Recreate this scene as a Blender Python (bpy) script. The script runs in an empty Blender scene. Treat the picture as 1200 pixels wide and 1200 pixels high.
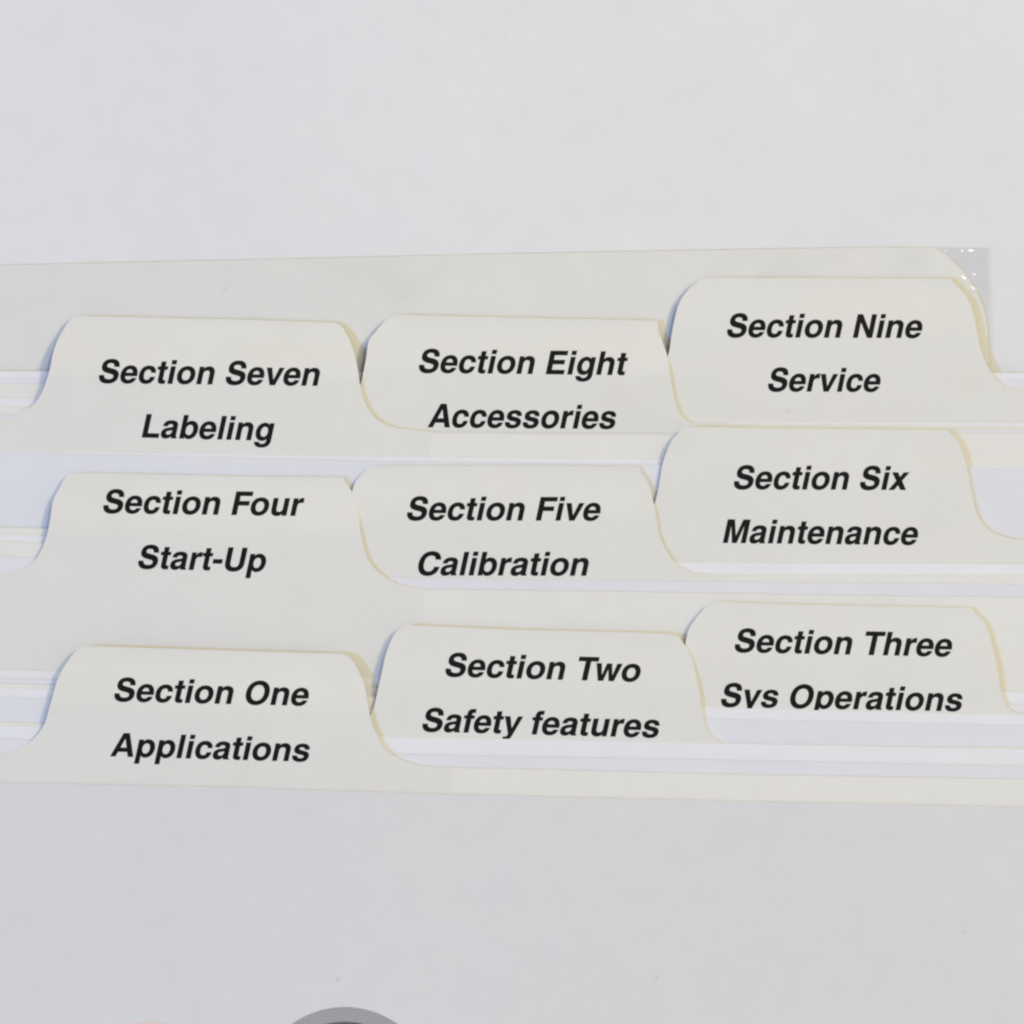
import bpy, bmesh, math, random
from mathutils import Vector, Matrix, noise
from mathutils.geometry import tessellate_polygon

scene = bpy.context.scene
col = scene.collection
MM = 0.001
PX = MM / 9.0            # one photograph pixel on the sheets is a ninth of a millimetre

# ---------------------------------------------------------------- camera, light, exposure
CAM_H, Z_REF = 0.55, 0.004
cd = bpy.data.cameras.new('camera')
cam = bpy.data.objects.new('camera', cd); col.objects.link(cam)
cam.location = (0, 0, CAM_H); cam.rotation_euler = (0, 0, 0)
cd.sensor_width = 36
cd.lens = 36 * (CAM_H - Z_REF) / (1200 * PX)
cd.clip_start = 0.01; cd.clip_end = 20
scene.camera = cam

world = bpy.data.worlds.new("World"); scene.world = world
world.use_nodes = True
bg = world.node_tree.nodes['Background']
bg.inputs[0].default_value = (1.0, 0.975, 0.865, 1); bg.inputs[1].default_value = 0.408

def area(name, loc, size, power, colour):
    l = bpy.data.lights.new(name, 'AREA'); l.shape = 'DISK'; l.size = size
    l.energy = power; l.color = colour
    o = bpy.data.objects.new(name, l); col.objects.link(o); o.location = loc
    o.rotation_euler = (Vector((0.0, 0.0, 0)) - Vector(loc)).to_track_quat('-Z', 'Y').to_euler()
    return o
area('cool_window_light', (-1.12, -0.22, 1.50), 0.17, 12.6, (0.14, 0.33, 0.96))
area('warm_lamp', (1.00, 0.58, 1.50), 0.28, 12.8, (1.0, 0.85, 0.50))
area('ceiling_lamp', (0.45, 0.65, 1.35), 0.10, 4.3, (1.0, 0.97, 0.92))

scene.view_settings.view_transform = 'Standard'
scene.view_settings.look = 'None'
scene.view_settings.exposure = 0.0
scene.view_settings.gamma = 1.0
scene.cycles.filter_width = 2.35

# ---------------------------------------------------------------- materials
def mat(name, colour, rough=0.6, mottle=0.02, spec=0.3, bump=0.15, specks=0.0, coat=0.0, stain=0.0, seed=0.0):
    m = bpy.data.materials.new(name); m.use_nodes = True
    nt = m.node_tree; N = nt.nodes; L = nt.links
    b = N['Principled BSDF']
    b.inputs['Roughness'].default_value = rough
    b.inputs['Specular IOR Level'].default_value = spec
    b.inputs['Coat Weight'].default_value = coat
    b.inputs['Coat Roughness'].default_value = 0.3
    tc = N.new('ShaderNodeTexCoord')
    mp = N.new('ShaderNodeMapping'); mp.inputs['Location'].default_value = (seed, seed * .7, seed * .3)
    L.new(tc.outputs['Object'], mp.inputs[0])
    def noi(scale, detail):
        n = N.new('ShaderNodeTexNoise'); n.inputs['Scale'].default_value = scale
        n.inputs['Detail'].default_value = detail
        L.new(mp.outputs[0], n.inputs['Vector']); return n
    fine = noi(3200, 2); blot = noi(260, 3); wide = noi(28, 3)
    def mapr(src, lo, hi, a=0.3, c=0.7):
        r = N.new('ShaderNodeMapRange'); L.new(src, r.inputs[0])
        r.inputs[1].default_value = a; r.inputs[2].default_value = c
        r.inputs[3].default_value = lo; r.inputs[4].default_value = hi; return r.outputs[0]
    def mul(a, c):
        x = N.new('ShaderNodeMath'); x.operation = 'MULTIPLY'; L.new(a, x.inputs[0]); L.new(c, x.inputs[1]); return x.outputs[0]
    f = mul(mapr(fine.outputs[0], 1 - mottle * 1.3, 1 + mottle * 1.3), mapr(blot.outputs[0], 1 - mottle, 1 + mottle))
    f = mul(f, mapr(wide.outputs[0], 1 - mottle, 1 + mottle))
    if specks:
        v = N.new('ShaderNodeTexVoronoi'); v.inputs['Scale'].default_value = 75
        L.new(mp.outputs[0], v.inputs['Vector'])
        f = mul(f, mapr(v.outputs['Distance'], 1 - specks, 1.0, 0.012, 0.035))
    if stain:
        st = noi(55, 5)
        f = mul(f, mapr(st.outputs[0], 1.0, 1 - stain, 0.60, 0.74))
    hs = N.new('ShaderNodeMix'); hs.data_type = 'RGBA'; hs.blend_type = 'MULTIPLY'; hs.inputs[0].default_value = 1
    hs.inputs[6].default_value = (*colour, 1)
    cc = N.new('ShaderNodeCombineColor')
    # a little warm / cool drift in the stock
    drift = mapr(noi(120, 2).outputs[0], 0.992, 1.008)
    r_ = mul(f, drift)
    L.new(r_, cc.inputs[0]); L.new(f, cc.inputs[1]); L.new(f, cc.inputs[2])
    L.new(cc.outputs[0], hs.inputs[7])
    L.new(hs.outputs[2], b.inputs['Base Color'])
    bp = N.new('ShaderNodeBump'); bp.inputs['Strength'].default_value = bump; bp.inputs['Distance'].default_value = 0.00003
    L.new(blot.outputs[0], bp.inputs['Height']); L.new(bp.outputs[0], b.inputs['Normal'])
    return m

M_back = mat('white_backing_paper', (0.785, 0.787, 0.787), 0.72, 0.013, specks=0.04, seed=3.1)
M_front = mat('white_front_paper', (0.722, 0.722, 0.718), 0.72, 0.013, specks=0.15, seed=1.7)
M_page = mat('bright_white_paper', (0.762, 0.768, 0.795), 0.75, 0.010, seed=0.4)
M_page2 = mat('plain_white_paper', (0.82, 0.822, 0.832), 0.75, 0.010, seed=0.9)
M_card = mat('cream_card', (0.80, 0.79, 0.735), 0.7, 0.012, specks=0.1, stain=0.02, seed=2.2)
M_tab = mat('laminated_cream_card', (0.768, 0.760, 0.710), 0.42, 0.010, spec=0.35, specks=0.12, stain=0.025, seed=5.5)
M_ink = mat('black_ink', (0.007, 0.007, 0.008), 0.6, 0.15, spec=0.12)
M_insert = mat('cream_insert_card', (0.90, 0.893, 0.83), 0.5, 0.012, spec=0.35, specks=0.12, stain=0.06, seed=7.3)
M_disc = mat('dark_grey_print', (0.13, 0.13, 0.135), 0.6, 0.05)
M_peach = mat('pale_peach_print', (0.80, 0.66, 0.60), 0.6, 0.03)

def halftone():
    m = mat('grey_halftone_print', (0.33, 0.33, 0.335), 0.6, 0.03)
    nt = m.node_tree; N = nt.nodes; L = nt.links
    tc = N.new('ShaderNodeTexCoord'); mp = N.new('ShaderNodeMapping')
    mp.inputs['Rotation'].default_value = (0, 0, math.radians(38))
    L.new(tc.outputs['Object'], mp.inputs[0])
    ck = N.new('ShaderNodeTexChecker'); ck.inputs['Scale'].default_value = 3600
    ck.inputs[1].default_value = (0.34, 0.34, 0.345, 1); ck.inputs[2].default_value = (0.41, 0.41, 0.415, 1)
    L.new(mp.outputs[0], ck.inputs[0])
    L.new(ck.outputs[0], N['Principled BSDF'].inputs['Base Color'])
    return m
M_ring = halftone()

def clear_film():
    m = bpy.data.materials.new('clear_glossy_film'); m.use_nodes = True
    nt = m.node_tree; N = nt.nodes; L = nt.links
    N.remove(N['Principled BSDF']); out = N['Material Output']
    tr = N.new('ShaderNodeBsdfTransparent'); df = N.new('ShaderNodeBsdfDiffuse'); gl = N.new('ShaderNodeBsdfAnisotropic')
    df.inputs['Color'].default_value = (0.55, 0.55, 0.49, 1)
    gl.inputs['Roughness'].default_value = 0.16
    m1 = N.new('ShaderNodeMixShader'); m1.inputs[0].default_value = 0.045
    L.new(tr.outputs[0], m1.inputs[1]); L.new(df.outputs[0], m1.inputs[2])
    fr = N.new('ShaderNodeFresnel'); fr.inputs['IOR'].default_value = 1.34
    m2 = N.new('ShaderNodeMixShader'); L.new(fr.outputs[0], m2.inputs[0])
    L.new(m1.outputs[0], m2.inputs[1]); L.new(gl.outputs[0], m2.inputs[2])
    L.new(m2.outputs[0], out.inputs['Surface'])
    return m
M_film = clear_film()

# ---------------------------------------------------------------- helpers
def tag(o, label=None, cat=None, group=None, kind=None):
    for k, v in (('label', label), ('category', cat), ('group', group), ('kind', kind)):
        if v: o[k] = v
    return o

def wobble(x, y):      # the whole stack lies a little unevenly (mm), in pixel coordinates
    return 0.30 * noise.noise(Vector((x / 620.0, y / 520.0, 3.3))) + 0.05 * noise.noise(Vector((x / 170.0, y / 150.0, 9.1)))

def at(px, py, zmm, wob=True):
    """a point of the sheets: pixel of the photograph, height above the table in mm"""
    z = (zmm + (wobble(px, py) if wob else 0)) * MM
    s = PX * (CAM_H - zmm * MM) / (CAM_H - Z_REF)
    return Vector(((px - 600) * s, (600 - py) * s, z))

def new_obj(name, verts, faces, material, parent=None, smooth=True):
    me = bpy.data.meshes.new(name); me.from_pydata(verts, [], faces); me.update()
    me.materials.append(material)
    if smooth:
        for p in me.polygons: p.use_smooth = True
    o = bpy.data.objects.new(name, me); col.objects.link(o)
    if parent: o.parent = parent
    return o

def interp(pts, x):
    if x <= pts[0][0]: return pts[0][1]
    for (a, b), (c, d) in zip(pts, pts[1:]):
        if x <= c: return b + (d - b) * ((x - a) / (c - a) if c > a else 1)
    return pts[-1][1]

def catmull(pts, n=4):
    out = []
    P = [pts[0]] + list(pts) + [pts[-1]]
    for i in range(1, len(P) - 2):
        p0, p1, p2, p3 = P[i - 1], P[i], P[i + 1], P[i + 2]
        if math.hypot(p2[0] - p1[0], p2[1] - p1[1]) > 40:
            out.append(p1); continue
        for k in range(n):
            t = k / n
            out.append(tuple(0.5 * ((2 * p1[j]) + (-p0[j] + p2[j]) * t + (2 * p0[j] - 5 * p1[j] + 4 * p2[j] - p3[j]) * t * t
                                    + (-p0[j] + 3 * p1[j] - 3 * p2[j] + p3[j]) * t ** 3) for j in (0, 1)))
    out.append(pts[-1])
    res = [out[0]]
    for p in out[1:]:
        if p[0] > res[-1][0] + 0.15: res.append(p)
    return res

def slab(name, top, bottom, thick, zf, material, parent=None, rows=6, step=40, power=1.0):
    """a thin sheet between an upper outline top [(x,y)] and bottom(x); zf(x,y) its upper face in mm"""
    xs = []
    for (a, b), (c, d) in zip(top, top[1:]):
        k = max(1, int((c - a) / step))
        xs += [(a + (c - a) * i / k, b + (d - b) * i / k) for i in range(k)]
    xs.append(top[-1])
    nc = len(xs); V = []; F = []
    for layer in (0, 1):
        for (x, y) in xs:
            yb = bottom(x)
            for r in range(rows + 1):
                t = (r / rows) ** power
                yy = y + (yb - y) * t
                V.append(at(x, yy, zf(x, yy)) - Vector((0, 0, thick * MM * layer)))
    R = rows + 1; O = nc * R
    for c in range(nc - 1):
        for r in range(rows):
            a = c * R + r; b = a + 1; d = a + R; e = d + 1
            F.append((a, b, e, d)); F.append((O + a, O + d, O + e, O + b))
    for c in range(nc - 1):
        a = c * R; d = a + R; F.append((a, d, O + d, O + a))
        a = c * R + rows; d = a + R; F.append((d, a, O + a, O + d))
    for r in range(rows):
        a = r; F.append((a + 1, a, O + a, O + a + 1))
        a = (nc - 1) * R + r; F.append((a, a + 1, O + a + 1, O + a))
    o = new_obj(name, V, F, material, parent)
    me = o.data
    # crisp cut edges, smooth faces
    bm = bmesh.new(); bm.from_mesh(me)
    for e in bm.edges:
        if len(e.link_faces) == 2 and e.calc_face_angle(0) > 0.7: e.smooth = False
    bm.to_mesh(me); bm.free()
    return o

# ---------------------------------------------------------------- lettering: bold oblique grotesque, drawn as outlines
def ell(x0, y0, x1, y1):
    cx, cy, rx, ry = (x0 + x1) / 2, (y0 + y1) / 2, (x1 - x0) / 2, (y1 - y0) / 2
    k = 0.60
    return (f"M{cx} {y1} C{cx+rx*k} {y1} {x1} {cy+ry*k} {x1} {cy} C{x1} {cy-ry*k} {cx+rx*k} {y0} {cx} {y0} "
            f"C{cx-rx*k} {y0} {x0} {cy-ry*k} {x0} {cy} C{x0} {cy+ry*k} {cx-rx*k} {y1} {cx} {y1} Z")
N_ = "M65 532 L198 532 L198 465 C236 520 285 546 352 546 C475 546 546 470 546 345 L546 0 L406 0 L406 320 C406 390 375 426 312 426 C246 426 205 380 205 312 L205 0 L65 0 Z"
U_ = "M546 0 L413 0 L413 67 C375 12 326 -14 259 -14 C136 -14 65 62 65 187 L65 532 L205 532 L205 212 C205 142 236 106 299 106 C365 106 406 152 406 220 L406 532 L546 532 Z"
G = {
 ' ': (278, []),
 '-': (333, ["M27 345 L306 345 L306 215 L27 215 Z"]),
 'i': (278, ["M69 532 L209 532 L209 0 L69 0 Z", "M69 725 L209 725 L209 602 L69 602 Z"]),
 'l': (278, ["M69 718 L209 718 L209 0 L69 0 Z"]),
 'L': (611, ["M76 718 L226 718 L226 128 L583 128 L583 0 L76 0 Z"]),
 'E': (667, ["M76 718 L607 718 L607 590 L226 590 L226 437 L572 437 L572 309 L226 309 L226 128 L621 128 L621 0 L76 0 Z"]),
 'F': (611, ["M76 718 L587 718 L587 590 L226 590 L226 424 L541 424 L541 296 L226 296 L226 0 L76 0 Z"]),
 'T': (611, ["M14 718 L598 718 L598 590 L381 590 L381 0 L231 0 L231 590 L14 590 Z"]),
 'N': (722, ["M69 0 L69 718 L223 718 L510 240 L510 718 L654 718 L654 0 L505 0 L213 480 L213 0 Z"]),
 'M': (833, ["M69 0 L69 718 L282 718 L418 215 L552 718 L765 718 L765 0 L622 0 L622 540 L484 0 L348 0 L212 540 L212 0 Z"]),
 'A': (722, ["M20 0 L275 718 L453 718 L702 0 L546 0 L499 146 L219 146 L172 0 Z", "M258 268 L460 268 L361 562 Z"]),
 'U': (722, ["M72 718 L222 718 L222 265 C222 160 265 110 361 110 C457 110 501 160 501 265 L501 718 L651 718 L651 262 C651 80 550 -19 361 -19 C173 -19 72 80 72 262 Z"]),
 'O': (778, [ell(44, -19, 734, 737), ell(194, 108, 584, 610)]),
 'C': (722, ["M684 485 C672 640 555 737 382 737 C170 737 44 590 44 359 C44 128 170 -19 380 -19 C557 -19 676 82 684 254 L534 254 C522 158 470 108 383 108 C262 108 196 200 196 359 C196 518 260 610 383 610 C468 610 522 564 532 485 Z"]),
 'S': (667, ["M596 503 C592 655 495 737 326 737 C165 737 68 655 68 517 C68 405 128 343 268 309 L390 279 C450 264 480 242 480 199 C480 140 425 106 342 106 C245 106 190 150 185 234 L39 234 C43 75 148 -19 336 -19 C520 -19 629 70 629 214 C629 330 568 397 434 430 L298 463 C238 478 212 500 212 537 C212 586 255 617 324 617 C402 617 447 580 452 503 Z"]),
 'o': (611, [ell(34, -14, 578, 546), ell(174, 102, 438, 430)]),
 'e': (556, ["M527 222 L163 222 C168 140 210 97 285 97 C333 97 367 117 380 155 L517 155 C490 45 405 -14 280 -14 C120 -14 23 90 23 263 C23 437 122 546 276 546 C436 546 528 437 528 255 Z",
             "M167 318 L384 318 C378 395 340 436 277 436 C212 436 176 396 167 318 Z"]),
 'c': (556, ["M524 336 C514 468 425 546 288 546 C128 546 34 440 34 262 C34 90 130 -14 285 -14 C420 -14 512 66 524 198 L390 198 C378 134 344 102 287 102 C212 102 174 160 174 264 C174 372 214 430 288 430 C347 430 382 396 390 336 Z"]),
 't': (333, ["M86 676 L226 676 L226 527 L309 527 L309 433 L226 433 L226 155 C226 112 236 101 276 101 C289 101 298 102 309 104 L309 4 C285 -3 262 -6 230 -6 C135 -6 86 35 86 118 L86 433 L10 433 L10 527 L86 527 Z"]),
 'n': (611, [N_]),
 'h': (611, ["M65 718 L205 718 L205 468 C242 521 290 546 352 546 C475 546 546 470 546 345 L546 0 L406 0 L406 320 C406 390 375 426 312 426 C246 426 205 380 205 312 L205 0 L65 0 Z"]),
 'u': (611, [U_]),
 'v': (556, ["M13 532 L162 532 L280 153 L397 532 L543 532 L355 0 L203 0 Z"]),
 'w': (778, ["M10 532 L156 532 L235 165 L318 532 L460 532 L545 165 L624 532 L769 532 L620 0 L474 0 L389 360 L303 0 L157 0 Z"]),
 'x': (556, ["M20 532 L188 532 L281 388 L372 532 L535 532 L363 276 L541 0 L374 0 L278 152 L181 0 L15 0 L195 274 Z"]),
 'y': (556, ["M10 532 L163 532 L281 165 L397 532 L539 532 L345 -20 C300 -150 262 -207 150 -214 C120 -215 100 -213 76 -209 L76 -97 C90 -99 105 -100 118 -100 C165 -100 192 -75 205 -20 L208 0 Z"]),
 'r': (389, ["M64 532 L197 532 L197 440 C229 510 275 546 335 546 C350 546 362 545 373 541 L373 402 C355 406 338 408 320 408 C240 408 204 366 204 285 L204 0 L64 0 Z"]),
 's': (556, ["M500 372 C494 485 412 546 270 546 C135 546 50 482 50 378 C50 290 98 244 210 222 L300 204 C355 193 374 180 374 150 C374 115 340 92 280 92 C212 92 172 120 166 172 L30 172 C36 52 124 -14 278 -14 C430 -14 519 52 519 160 C519 250 466 300 352 323 L262 341 C208 352 190 365 190 392 C190 424 222 442 272 442 C330 442 362 418 366 372 Z"]),
 'a': (556, ["M48 368 C55 487 132 546 276 546 C415 546 492 492 492 385 L492 92 C492 50 503 30 527 18 L527 0 L367 0 C358 16 354 36 353 64 C305 10 254 -14 190 -14 C92 -14 29 45 29 146 C29 240 92 296 212 314 L270 323 C335 333 353 345 353 378 C353 417 326 436 270 436 C215 436 186 414 180 368 Z",
             "M353 262 L353 220 C353 148 310 100 240 100 C195 100 169 122 169 160 C169 202 195 221 262 233 L300 240 C326 245 340 251 353 262 Z"]),
 'b': (611, ["M61 718 L201 718 L201 474 C233 523 277 546 338 546 C482 546 578 434 578 266 C578 100 482 -14 340 -14 C276 -14 229 14 198 68 L198 0 L61 0 Z", ell(201, 102, 438, 430)]),
 'p': (611, ["M62 532 L199 532 L199 464 C230 519 277 546 340 546 C482 546 578 432 578 266 C578 98 482 -14 338 -14 C277 -14 234 9 202 58 L202 -207 L62 -207 Z", ell(202, 102, 438, 430)]),
 'g': (611, ["M553 532 L421 532 L421 462 C388 519 342 546 280 546 C140 546 40 430 40 262 C40 100 138 -10 276 -10 C340 -10 383 14 413 66 L413 10 C413 -72 370 -112 294 -112 C236 -112 202 -92 192 -52 L55 -52 C62 -152 150 -217 294 -217 C457 -217 553 -140 553 -5 Z", ell(180, 106, 411, 430)]),
 'f': (333, ["M10 527 L86 527 L86 590 C86 683 138 727 247 727 C275 727 296 726 318 722 L318 612 C305 614 292 615 280 615 C241 615 226 603 226 572 L226 527 L311 527 L311 433 L226 433 L226 0 L86 0 L86 433 L10 433 Z"]),
}
KERN = {'Tw': -60, 'Th': -10, 'Ac': -20, 'Se': 0, 'Fo': -35, 'Fi': -10, 'ry': 0, 'fe': -10, 'Ty': -60}

def flatten(path):
    import re
    tok = re.findall(r'[MLCZ]|-?\d+\.?\d*', path)
    i = 0; pts = []; cmd = None
    while i < len(tok):
        if tok[i] in 'MLCZ':
            cmd = tok[i]; i += 1
            if cmd == 'Z': break
        if cmd in 'ML':
            pts.append((float(tok[i]), float(tok[i + 1]))); i += 2
        else:
            c = [float(v) for v in tok[i:i + 6]]; i += 6
            x0, y0 = pts[-1]
            for k in range(1, 8):
                t = k / 7; u = 1 - t
                pts.append((u**3*x0 + 3*u*u*t*c[0] + 3*u*t*t*c[2] + t**3*c[4], u**3*y0 + 3*u*u*t*c[1] + 3*u*t*t*c[3] + t**3*c[5]))
    if math.dist(pts[0], pts[-1]) < 1: pts.pop()
    return pts
SH = math.tan(math.radians(12))
def swell(pts, d, hole):
    """the ink spreads a little beyond the drawn outline"""
    n = len(pts); area2 = sum(pts[i][0] * pts[(i + 1) % n][1] - pts[(i + 1) % n][0] * pts[i][1] for i in range(n))
    sg = (1 if area2 > 0 else -1) * (-1 if hole else 1)
    out = []
    for i in range(n):
        a, b, c = pts[i - 1], pts[i], pts[(i + 1) % n]
        l1 = math.dist(a, b) or 1; l2 = math.dist(b, c) or 1
        n1 = ((b[1] - a[1]) / l1, -(b[0] - a[0]) / l1); n2 = ((c[1] - b[1]) / l2, -(c[0] - b[0]) / l2)
        mx, my = n1[0] + n2[0], n1[1] + n2[1]; q = mx * mx + my * my
        k = 2 / q if q > 0.8 else 1.2
        out.append((b[0] + sg * d * mx * k, b[1] + sg * d * my * k))
    return out
GL = {k: (w, [swell(flatten(p), 6.5, (i > 0 and k != 'i')) for i, p in enumerate(ps)]) for k, (w, ps) in G.items()}

def lettering(text, x0, x1, y0, y1, zf, parent, size=38.0):
    """ink outlines of one line of text fitted between x0..x1 on the baseline y0..y1 (pixels)"""
    V = []; F = []; pen = 0
    for i, ch in enumerate(text):
        w, cs = GL[ch]
        shapes = [[c] for c in cs] if ch == 'i' else ([cs] if cs else [])
        for sh in shapes:
            flat = [p for c in sh for p in c]
            base = len(V)
            V += [(pen + x + SH * y, y) for x, y in flat]
            for t in tessellate_polygon([[Vector((x, y, 0)) for x, y in c] for c in sh]):
                F.append(tuple(base + k for k in t))
        pen += w + KERN.get(text[i:i + 2], 0)
    a = min(v[0] for v in V); b = max(v[0] for v in V)
    sx = (x1 - x0) / (b - a)
    slope = (y1 - y0) / (x1 - x0)
    sy = size / 1000.0
    # slice so that the ink can follow the bent card
    bm = bmesh.new()
    bv = [bm.verts.new((x, y, 0)) for x, y in V]
    for f in F:
        try: bm.faces.new([bv[k] for k in f])
        except ValueError: pass
    for yy in range(-200, 740, 70):
        bmesh.ops.bisect_plane(bm, geom=bm.verts[:] + bm.edges[:] + bm.faces[:], plane_co=(0, yy, 0), plane_no=(0, 1, 0), dist=1e-3)
    for v in bm.verts:
        x, y = v.co.x, v.co.y
        px = x0 + (x - a) * sx
        py = y0 + (px - x0) * slope - y * sy
        v.co = at(px, py, zf(px, py) + 0.03)
    for f in bm.faces:
        f.normal_update()
        if f.normal.z < 0: f.normal_flip()
    me = bpy.data.meshes.new('lettering'); bm.to_mesh(me); bm.free()
    me.materials.append(M_ink)
    o = bpy.data.objects.new('lettering', me); col.objects.link(o); o.parent = parent
    return o

# ---------------------------------------------------------------- surface and backing
def ground(name, size, zmm, material):
    n = 60; V = []; F = []
    for j in range(n + 1):
        for i in range(n + 1):
            u = (i / n - .5); v = (j / n - .5)
            x = 600 + math.copysign(abs(2 * u) ** 1.8, u) * size / 2; y = 600 + math.copysign(abs(2 * v) ** 1.8, v) * size / 2
            V.append(at(x, y, zmm))
    for j in range(n):
        for i in range(n):
            a = j * (n + 1) + i
            F.append((a, a + n + 1, a + n + 2, a + 1))
    return new_obj(name, V, F, material)
tag(ground('white_surface', 14000, 0.0, M_back), kind='structure')

XL, XR, YB = -1150, 1330, 2440
bot = lambda x: YB
def const(z): return lambda x, y: z

# ---------------------------------------------------------------- clear sleeve behind the last divider
sleeve = bpy.data.objects.new('plastic_sleeve', None); col.objects.link(sleeve)
tag(sleeve, 'blank cream backing strip in a glossy clear film corner behind the Section Nine tab', 'sleeve')
ins_top = [(XL, 331), (0, 310.5), (300, 304), (600, 297), (900, 291.5), (1040, 289.5)] + \
          [(1080, 289.5), (1096, 291), (1108, 297), (1120, 309), (1133, 323), (1145, 343), (1153, 362), (1157, 385), (1159, 420), (1160.5, 470)]
slab('insert', ins_top, bot, 0.14, lambda x, y: 0.30, M_insert, sleeve, rows=8, step=40, power=2)
# film: lies over the insert, puckered where it is free at the corner
facets = [(1138, 293.5, 7, 2.6, -6, 1), (1128, 294, 4, 2.2, 0, 1), (1108.5, 293.5, 3, 2.4, 0, 1), (1117, 301.5, 2.6, 2.6, 0, 1), (1128.5, 324.5, 2.4, 6.5, -42, 1), (1141.5, 321.5, 4.2, 2.6, 30, 1), (1140.5, 337.5, 2.6, 5.5, -48, 1)]
def film_z(x, y):
    z = 0.42
    for bx, by, rx, ry, an, h in facets:      # little flat creases in the film
        c, s = math.cos(math.radians(an)), math.sin(math.radians(an))
        u = ((x - bx) * c + (y - by) * s) / (rx * 0.88); v = (-(x - bx) * s + (y - by) * c) / (ry * 0.88)
        r2 = u * u + v * v
        if r2 < 6: z += (0.186 * (y - by) / 9.0 - 0.077 * (x - bx) / 9.0 + 0.02) * math.exp(-r2 * r2 * r2 * 0.4)
    z += 0.03 * noise.noise(Vector((x / 22.0, y / 22.0, 5.0))) * min(1, max(0, (x - 1080) / 40))
    return z
V = []; F = []
fx = [XL + k * 60 for k in range(36)] + [1030 + k * 1.2 for k in range(int(128.5 / 1.2) + 1)]
nx, ny = len(fx) - 1, 130
for j in range(ny + 1):
    for i in range(nx + 1):
        x = fx[i] + (4.0 * (j / ny) if fx[i] > 1030 else 0)
        ytop = interp([(XL, 331), (0, 310.2), (300, 303.7), (600, 296.7), (900, 291.2), (1040, 289.2), (1160, 290.8)], x)
        y = ytop + (450 - ytop) * (j / ny)
        V.append(at(x, y, film_z(x, y)))
for j in range(ny):
    for i in range(nx):
        a = j * (nx + 1) + i; F.append((a, a + nx + 1, a + nx + 2, a + 1))
o = new_obj('clear_film', V, F, M_film, sleeve)
sm = o.modifiers.new('thickness', 'SOLIDIFY'); sm.thickness = 0.06 * MM; sm.offset = -1

# ---------------------------------------------------------------- dividers
LIFT = 0.7               # the stack stands this much higher than the sleeve's edge
ROW_TARGET = {3: 0.62, 2: 4.45, 1: 6.32}     # what the tips of each row of tabs come to rest on
def seat(root, p):
    """put the empty at the foot of its sheet and keep the parts where they are"""
    root.location = p
    for ch in root.children: ch.matrix_parent_inverse = Matrix.Translation(-p)
def divider(row, drop, z, edge, outline, tipline, xl, xr, words, label):
    z += LIFT
    root = bpy.data.objects.new('index_divider', None); col.objects.link(root)
    root.location = (0, 0, 0)
    tag(root, label, 'divider', 'tabbed index dividers fanned in three rows')
    edge = [(XL, edge[0][1] - 8)] + edge + [(XR, edge[-1][1] + 3)]
    slab('sheet', edge, bot, 0.20, const(z), M_card, root, rows=10, step=45, power=2)
    tgt = ROW_TARGET[row]
    off = 0.06
    def zf(x, y):
        e = interp(edge, x); T = interp(tipline, x)
        t = (e - y) / max(40, e - T)
        s = min(1, max(0, (t - 0.42) / 0.58)); s = s * s * (3 - 2 * s)
        return z + off - (z - tgt) * drop * s
    o = catmull(outline)
    top = [(xl, interp(edge, xl) - 1.0)] if xl < o[0][0] - 1 else []
    top += o
    if xr > o[-1][0] + 1:
        k = o[-1][0] + 12
        while k < xr:
            top.append((k, interp(edge, k) - 1.0)); k += 30
        top.append((xr, interp(edge, xr) - 1.0))
    tab = slab('tab', top, lambda x: interp(edge, x) + 112, 0.31, zf, M_tab, root, rows=84, step=10)
    for w in words: lettering(*w, zf, tab)
    seat(root, at(600, YB, z))
    return root

S = 'cream index divider with tab printed '
divider(3, 0.3, 1.20, [(0, 450), (1182, 455), (1200, 456)],
        [(740, 453), (765, 449), (776, 437), (784, 412), (787, 392), (791, 372), (795, 357), (802, 345), (812, 334), (825, 326.5),
         (836, 325.5), (1000, 326), (1104, 326.5), (1114, 329), (1125, 339), (1135, 352), (1141, 370), (1145, 390), (1150, 412), (1156, 427), (1162, 437), (1170, 447), (1182, 454), (1200, 456)],
        [(820, 325), (1112, 327)], 690, 1262,
        [('Section Nine', 852, 1081, 395, 396), ('Service', 900, 1032, 458.5, 459)], S + 'Section Nine Service, at the top right')
divider(3, 0.62, 1.90, [(0, 476), (400, 492), (812, 496.5), (1200, 500)],
        [(375, 491), (398, 487), (412, 470), (422, 452), (425, 440), (429, 420), (432, 400), (440, 389), (450, 377), (462, 369.5), (472, 369), (600, 372), (757, 375.5),
         (765, 377), (772, 390), (777, 402), (782, 417), (784, 430), (787, 450), (791, 470), (797, 485), (807, 494), (820, 496.5)],
        [(460, 369), (765, 376)], 330, 850,
        [('Section Eight', 491, 736, 436.5, 439.5), ('Accessories', 501, 722, 500.5, 502.5)], S + 'Section Eight Accessories, in the top row centre')
divider(3, 0.72, 2.70, [(0, 492), (462, 503), (505, 507), (600, 508.5), (700, 509.5), (800, 510), (1115, 507), (1200, 508.5)],
        [(0, 492), (15, 489), (30, 481), (42, 471), (49, 460), (54, 447), (59, 430), (62, 415), (67, 400), (75, 385), (82, 375), (90, 370.5), (102, 370.5), (300, 375), (384, 377.8), (393, 379),
         (400, 382.5), (407, 393), (414, 410), (419, 430), (422, 452), (426, 467), (435, 485), (447, 495), (462, 501), (480, 503.5)],
        [(88, 371), (395, 378)], -40, 505,
        [('Section Seven', 116, 375, 448.5, 452), ('Labeling', 166, 322, 512.5, 516.5)], S + 'Section Seven Labeling, at the top left')
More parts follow.
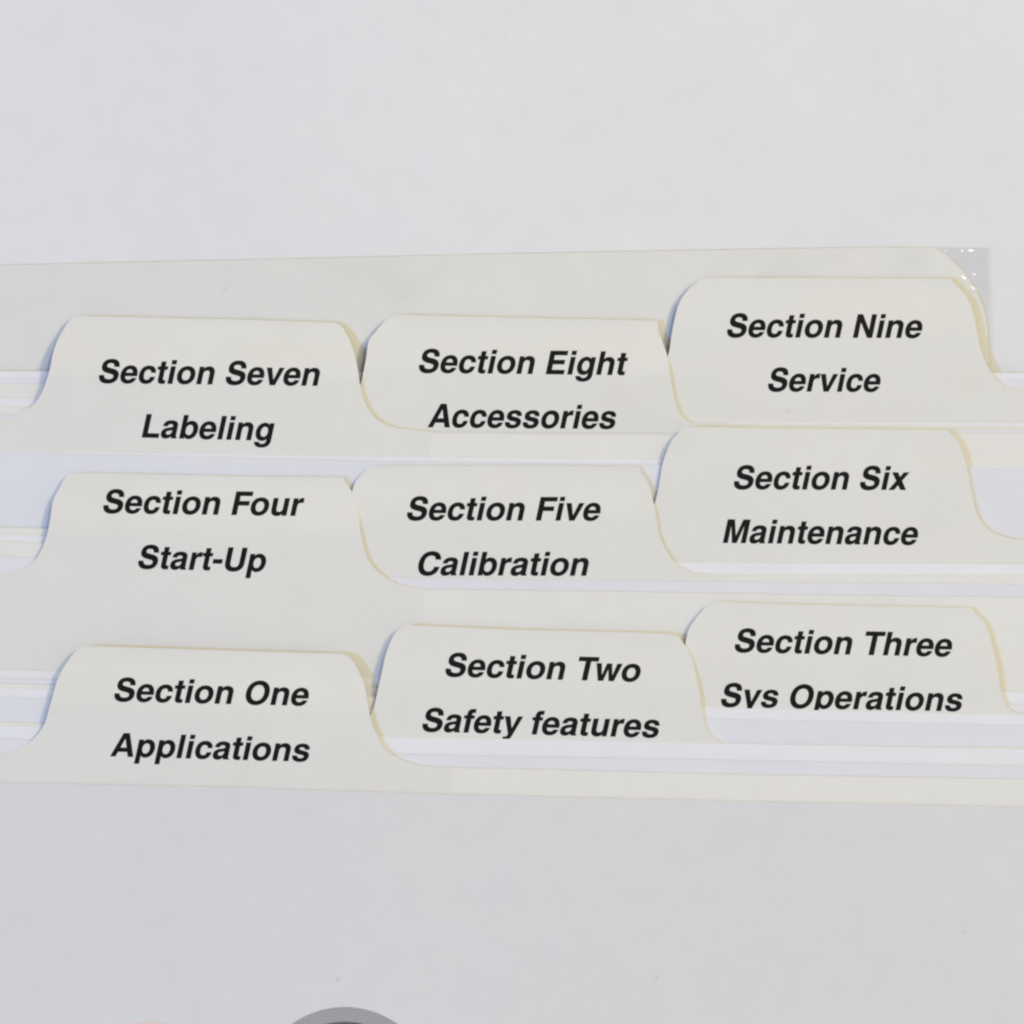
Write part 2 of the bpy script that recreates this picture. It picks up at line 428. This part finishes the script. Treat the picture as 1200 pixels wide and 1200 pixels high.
divider(2, 0.8, 3.95, [(0, 618), (780, 640), (1000, 634), (1200, 633)],
        [(720, 639), (748, 630), (760, 610), (767, 590), (771, 575), (774, 557), (776, 545), (779, 535), (784, 522), (792, 510), (803, 501.5), (814, 500.5), (900, 502), (1000, 503), (1100, 504),
         (1110, 506), (1118, 512), (1125, 522), (1131, 540), (1135, 557), (1139, 580), (1144, 600), (1152, 615), (1165, 625), (1185, 631), (1200, 633)],
        [(805, 500), (1108, 504)], 680, 1262,
        [('Section Six', 860, 1066, 573, 574), ('Maintenance', 847, 1076, 636, 638.5)], S + 'Section Six Maintenance, middle row right')
divider(2, 0.8, 4.60, [(0, 634), (400, 655), (812, 672), (857, 674), (1200, 674)],
        [(372, 654), (396, 645), (406, 615), (411, 585), (414, 571), (419, 561), (428, 552), (438, 546.5), (450, 546), (600, 546), (737, 546.5), (746, 548.5), (753, 556), (760, 567), (765, 585), (769, 605), (772, 625), (779, 642),
         (787, 655), (797, 664), (812, 671), (830, 673)],
        [(440, 546), (745, 547)], 330, 857,
        [('Section Five', 477, 704, 609.5, 610), ('Calibration', 490, 690, 674, 674.5)], S + 'Section Five Calibration, at the centre of the fan')
divider(2, 0.8, 5.30, [(0, 674), (455, 683), (500, 691), (700, 693), (1000, 698), (1200, 700)],
        [(0, 674), (20, 670), (37, 660), (47, 647), (54, 630), (59, 607), (62, 587), (69, 573), (75, 562), (84, 554.5), (95, 554), (300, 558.5), (392, 559), (401, 561), (410, 572), (416, 584),
         (420, 600), (422, 620), (426, 640), (431, 655), (440, 667), (452, 677), (470, 686), (490, 690)],
        [(84, 554), (400, 560)], -40, 497,
        [('Section Four', 121, 357, 601, 604.5), ('Start-Up', 162, 312, 666, 670)], S + 'Section Four Start-Up, middle row left')
divider(1, 0.42, 6.40, [(0, 801), (800, 828), (1185, 836), (1200, 837)],
        [(760, 829), (782, 818), (795, 790), (801, 765), (805, 745), (808, 736), (818, 721), (829, 710), (840, 705.5), (852, 705), (900, 707.5), (1020, 710), (1127, 712), (1138, 714), (1146, 721), (1155, 732), (1161, 750),
         (1166, 770), (1170, 792), (1173, 810), (1178, 825), (1188, 834), (1198, 837)],
        [(840, 705), (1137, 712)], 700, 1262,
        [('Section Three', 861, 1116, 764, 769.5), ('Sys Operations', 845, 1128, 828, 833.5)], S + 'Section Three Sys Operations, words cut off below')
divider(1, 0.3, 7.20, [(0, 846), (400, 862), (862, 874), (1200, 876)],
        [(395, 862), (420, 856), (433, 840), (439, 825), (442, 812), (447, 790), (452, 767), (459, 749), (466, 739), (476, 733), (488, 733), (600, 738), (750, 741.5), (787, 744), (796, 747), (803, 757), (810, 770), (816, 792),
         (820, 812), (822, 828), (825, 845), (832, 860), (845, 870), (862, 874)],
        [(475, 733), (795, 745)], 350, 920,
        [('Section Two', 522, 751, 792.5, 799), ('Safety features', 495, 773, 857, 864.5)], S + 'Section Two Safety features, in the bottom row centre')
divider(1, 0.5, 8.20, [(0, 885), (520, 899.5), (600, 901), (850, 907.5), (1200, 913)],
        [(2, 884), (12, 880), (26, 875), (37, 868), (47, 857), (53, 846), (57, 832), (61, 818), (66, 800), (73, 785), (83, 770), (92, 760.5), (102, 757.5), (115, 757.5), (300, 763.5), (392, 766), (403, 767.5), (411, 772), (420, 786), (427, 803),
         (431, 825), (435, 845), (442, 862), (450, 877), (470, 890), (495, 897.5), (515, 899)],
        [(97, 757), (410, 767)], 4, 530,
        [('Section One', 134, 362, 821.5, 827), ('Applications', 129, 363, 886, 892.5)], S + 'Section One Applications, foremost at lower left')

# ---------------------------------------------------------------- pages between the dividers
def pages(where, *sheets):
    words = {1: ['single'], 2: ['rear', 'front'], 3: ['rearmost', 'middle', 'foremost']}[len(sheets)]
    for w, (z, m, e) in zip(words, sheets):
        e = [(XL, e[0][1] - 6)] + e + [(XR, e[-1][1] + 1)]
        o = slab('page', e, bot, 0.10, const(z + LIFT), m, None, rows=8, step=60, power=2)
        tag(o, f'{w} white page with its edge showing {where}', 'page', 'white pages ' + where)
A_, B_ = M_page2, M_page
pages('behind the Section Nine divider', (0.62, A_, [(0, 435), (1200, 437)]), (0.86, B_, [(0, 443), (1200, 445)]))
pages('between Section Nine and Section Eight', (1.50, A_, [(0, 466), (800, 494.5), (1200, 495.5)]))
pages('between Section Eight and Section Seven', (2.30, B_, [(0, 486), (400, 500), (505, 506), (800, 508.5), (1115, 503), (1200, 503.5)]))
pages('between Section Seven and Section Six', (2.92, A_, [(0, 528), (450, 535), (800, 539), (1200, 547)]), (3.30, B_, [(0, 530.5), (450, 541), (800, 545), (1200, 550)]))
pages('between Section Six and Section Five', (4.22, A_, [(0, 626), (800, 659), (1200, 661)]))
pages('between Section Five and Section Four', (4.86, B_, [(0, 652), (450, 676.5), (700, 680.5), (1200, 685)]))
pages('between Section Four and Section Three', (5.60, A_, [(0, 785), (1200, 811)]), (6.00, B_, [(0, 795), (1200, 826)]))
pages('between Section Three and Section Two', (6.60, A_, [(0, 806), (822, 828.5), (900, 831), (1150, 837), (1200, 838)]), (6.85, B_, [(0, 817), (800, 842), (1200, 850)]))
pages('between Section Two and Section One', (7.40, A_, [(0, 850), (450, 864), (600, 866), (780, 870), (1200, 878)]), (7.80, B_, [(0, 866), (450, 884), (850, 891), (1200, 898)]))

# ---------------------------------------------------------------- front page with printed emblem at the foot of the picture
front = bpy.data.objects.new('front_page', None); col.objects.link(front)
tag(front, 'large white page lying on top of the stack with a grey printed ring', 'page')
fe = [(XL, 908), (0, 917), (250, 922), (530, 931), (800, 937.5), (1200, 946), (XR, 949)]
slab('sheet', fe, bot, 0.10, const(8.55 + LIFT), M_front, front, rows=24, step=30, power=1.3)
def disc(name, cx, cy, r0, r1, material, zz=8.58 + LIFT, n=96):
    V = []; F = []; rings = [r0 + (r1 - r0) * k / 4 for k in range(5)]
    for r in rings:
        for k in range(n):
            a = 2 * math.pi * k / n
            V.append(at(cx + r * math.cos(a), cy + r * math.sin(a), zz))
    for q in range(4):
        for k in range(n):
            a = q * n + k; b = q * n + (k + 1) % n
            F.append((a, a + n, b + n, b))
    return new_obj(name, V, F, material, front)
disc('printed_ring', 404, 1286, 89.0, 106, M_ring)
disc('printed_disc', 404, 1286, 0.5, 88.8, M_disc)
disc('printed_mark', 176, 1262, 0.5, 65, M_peach)
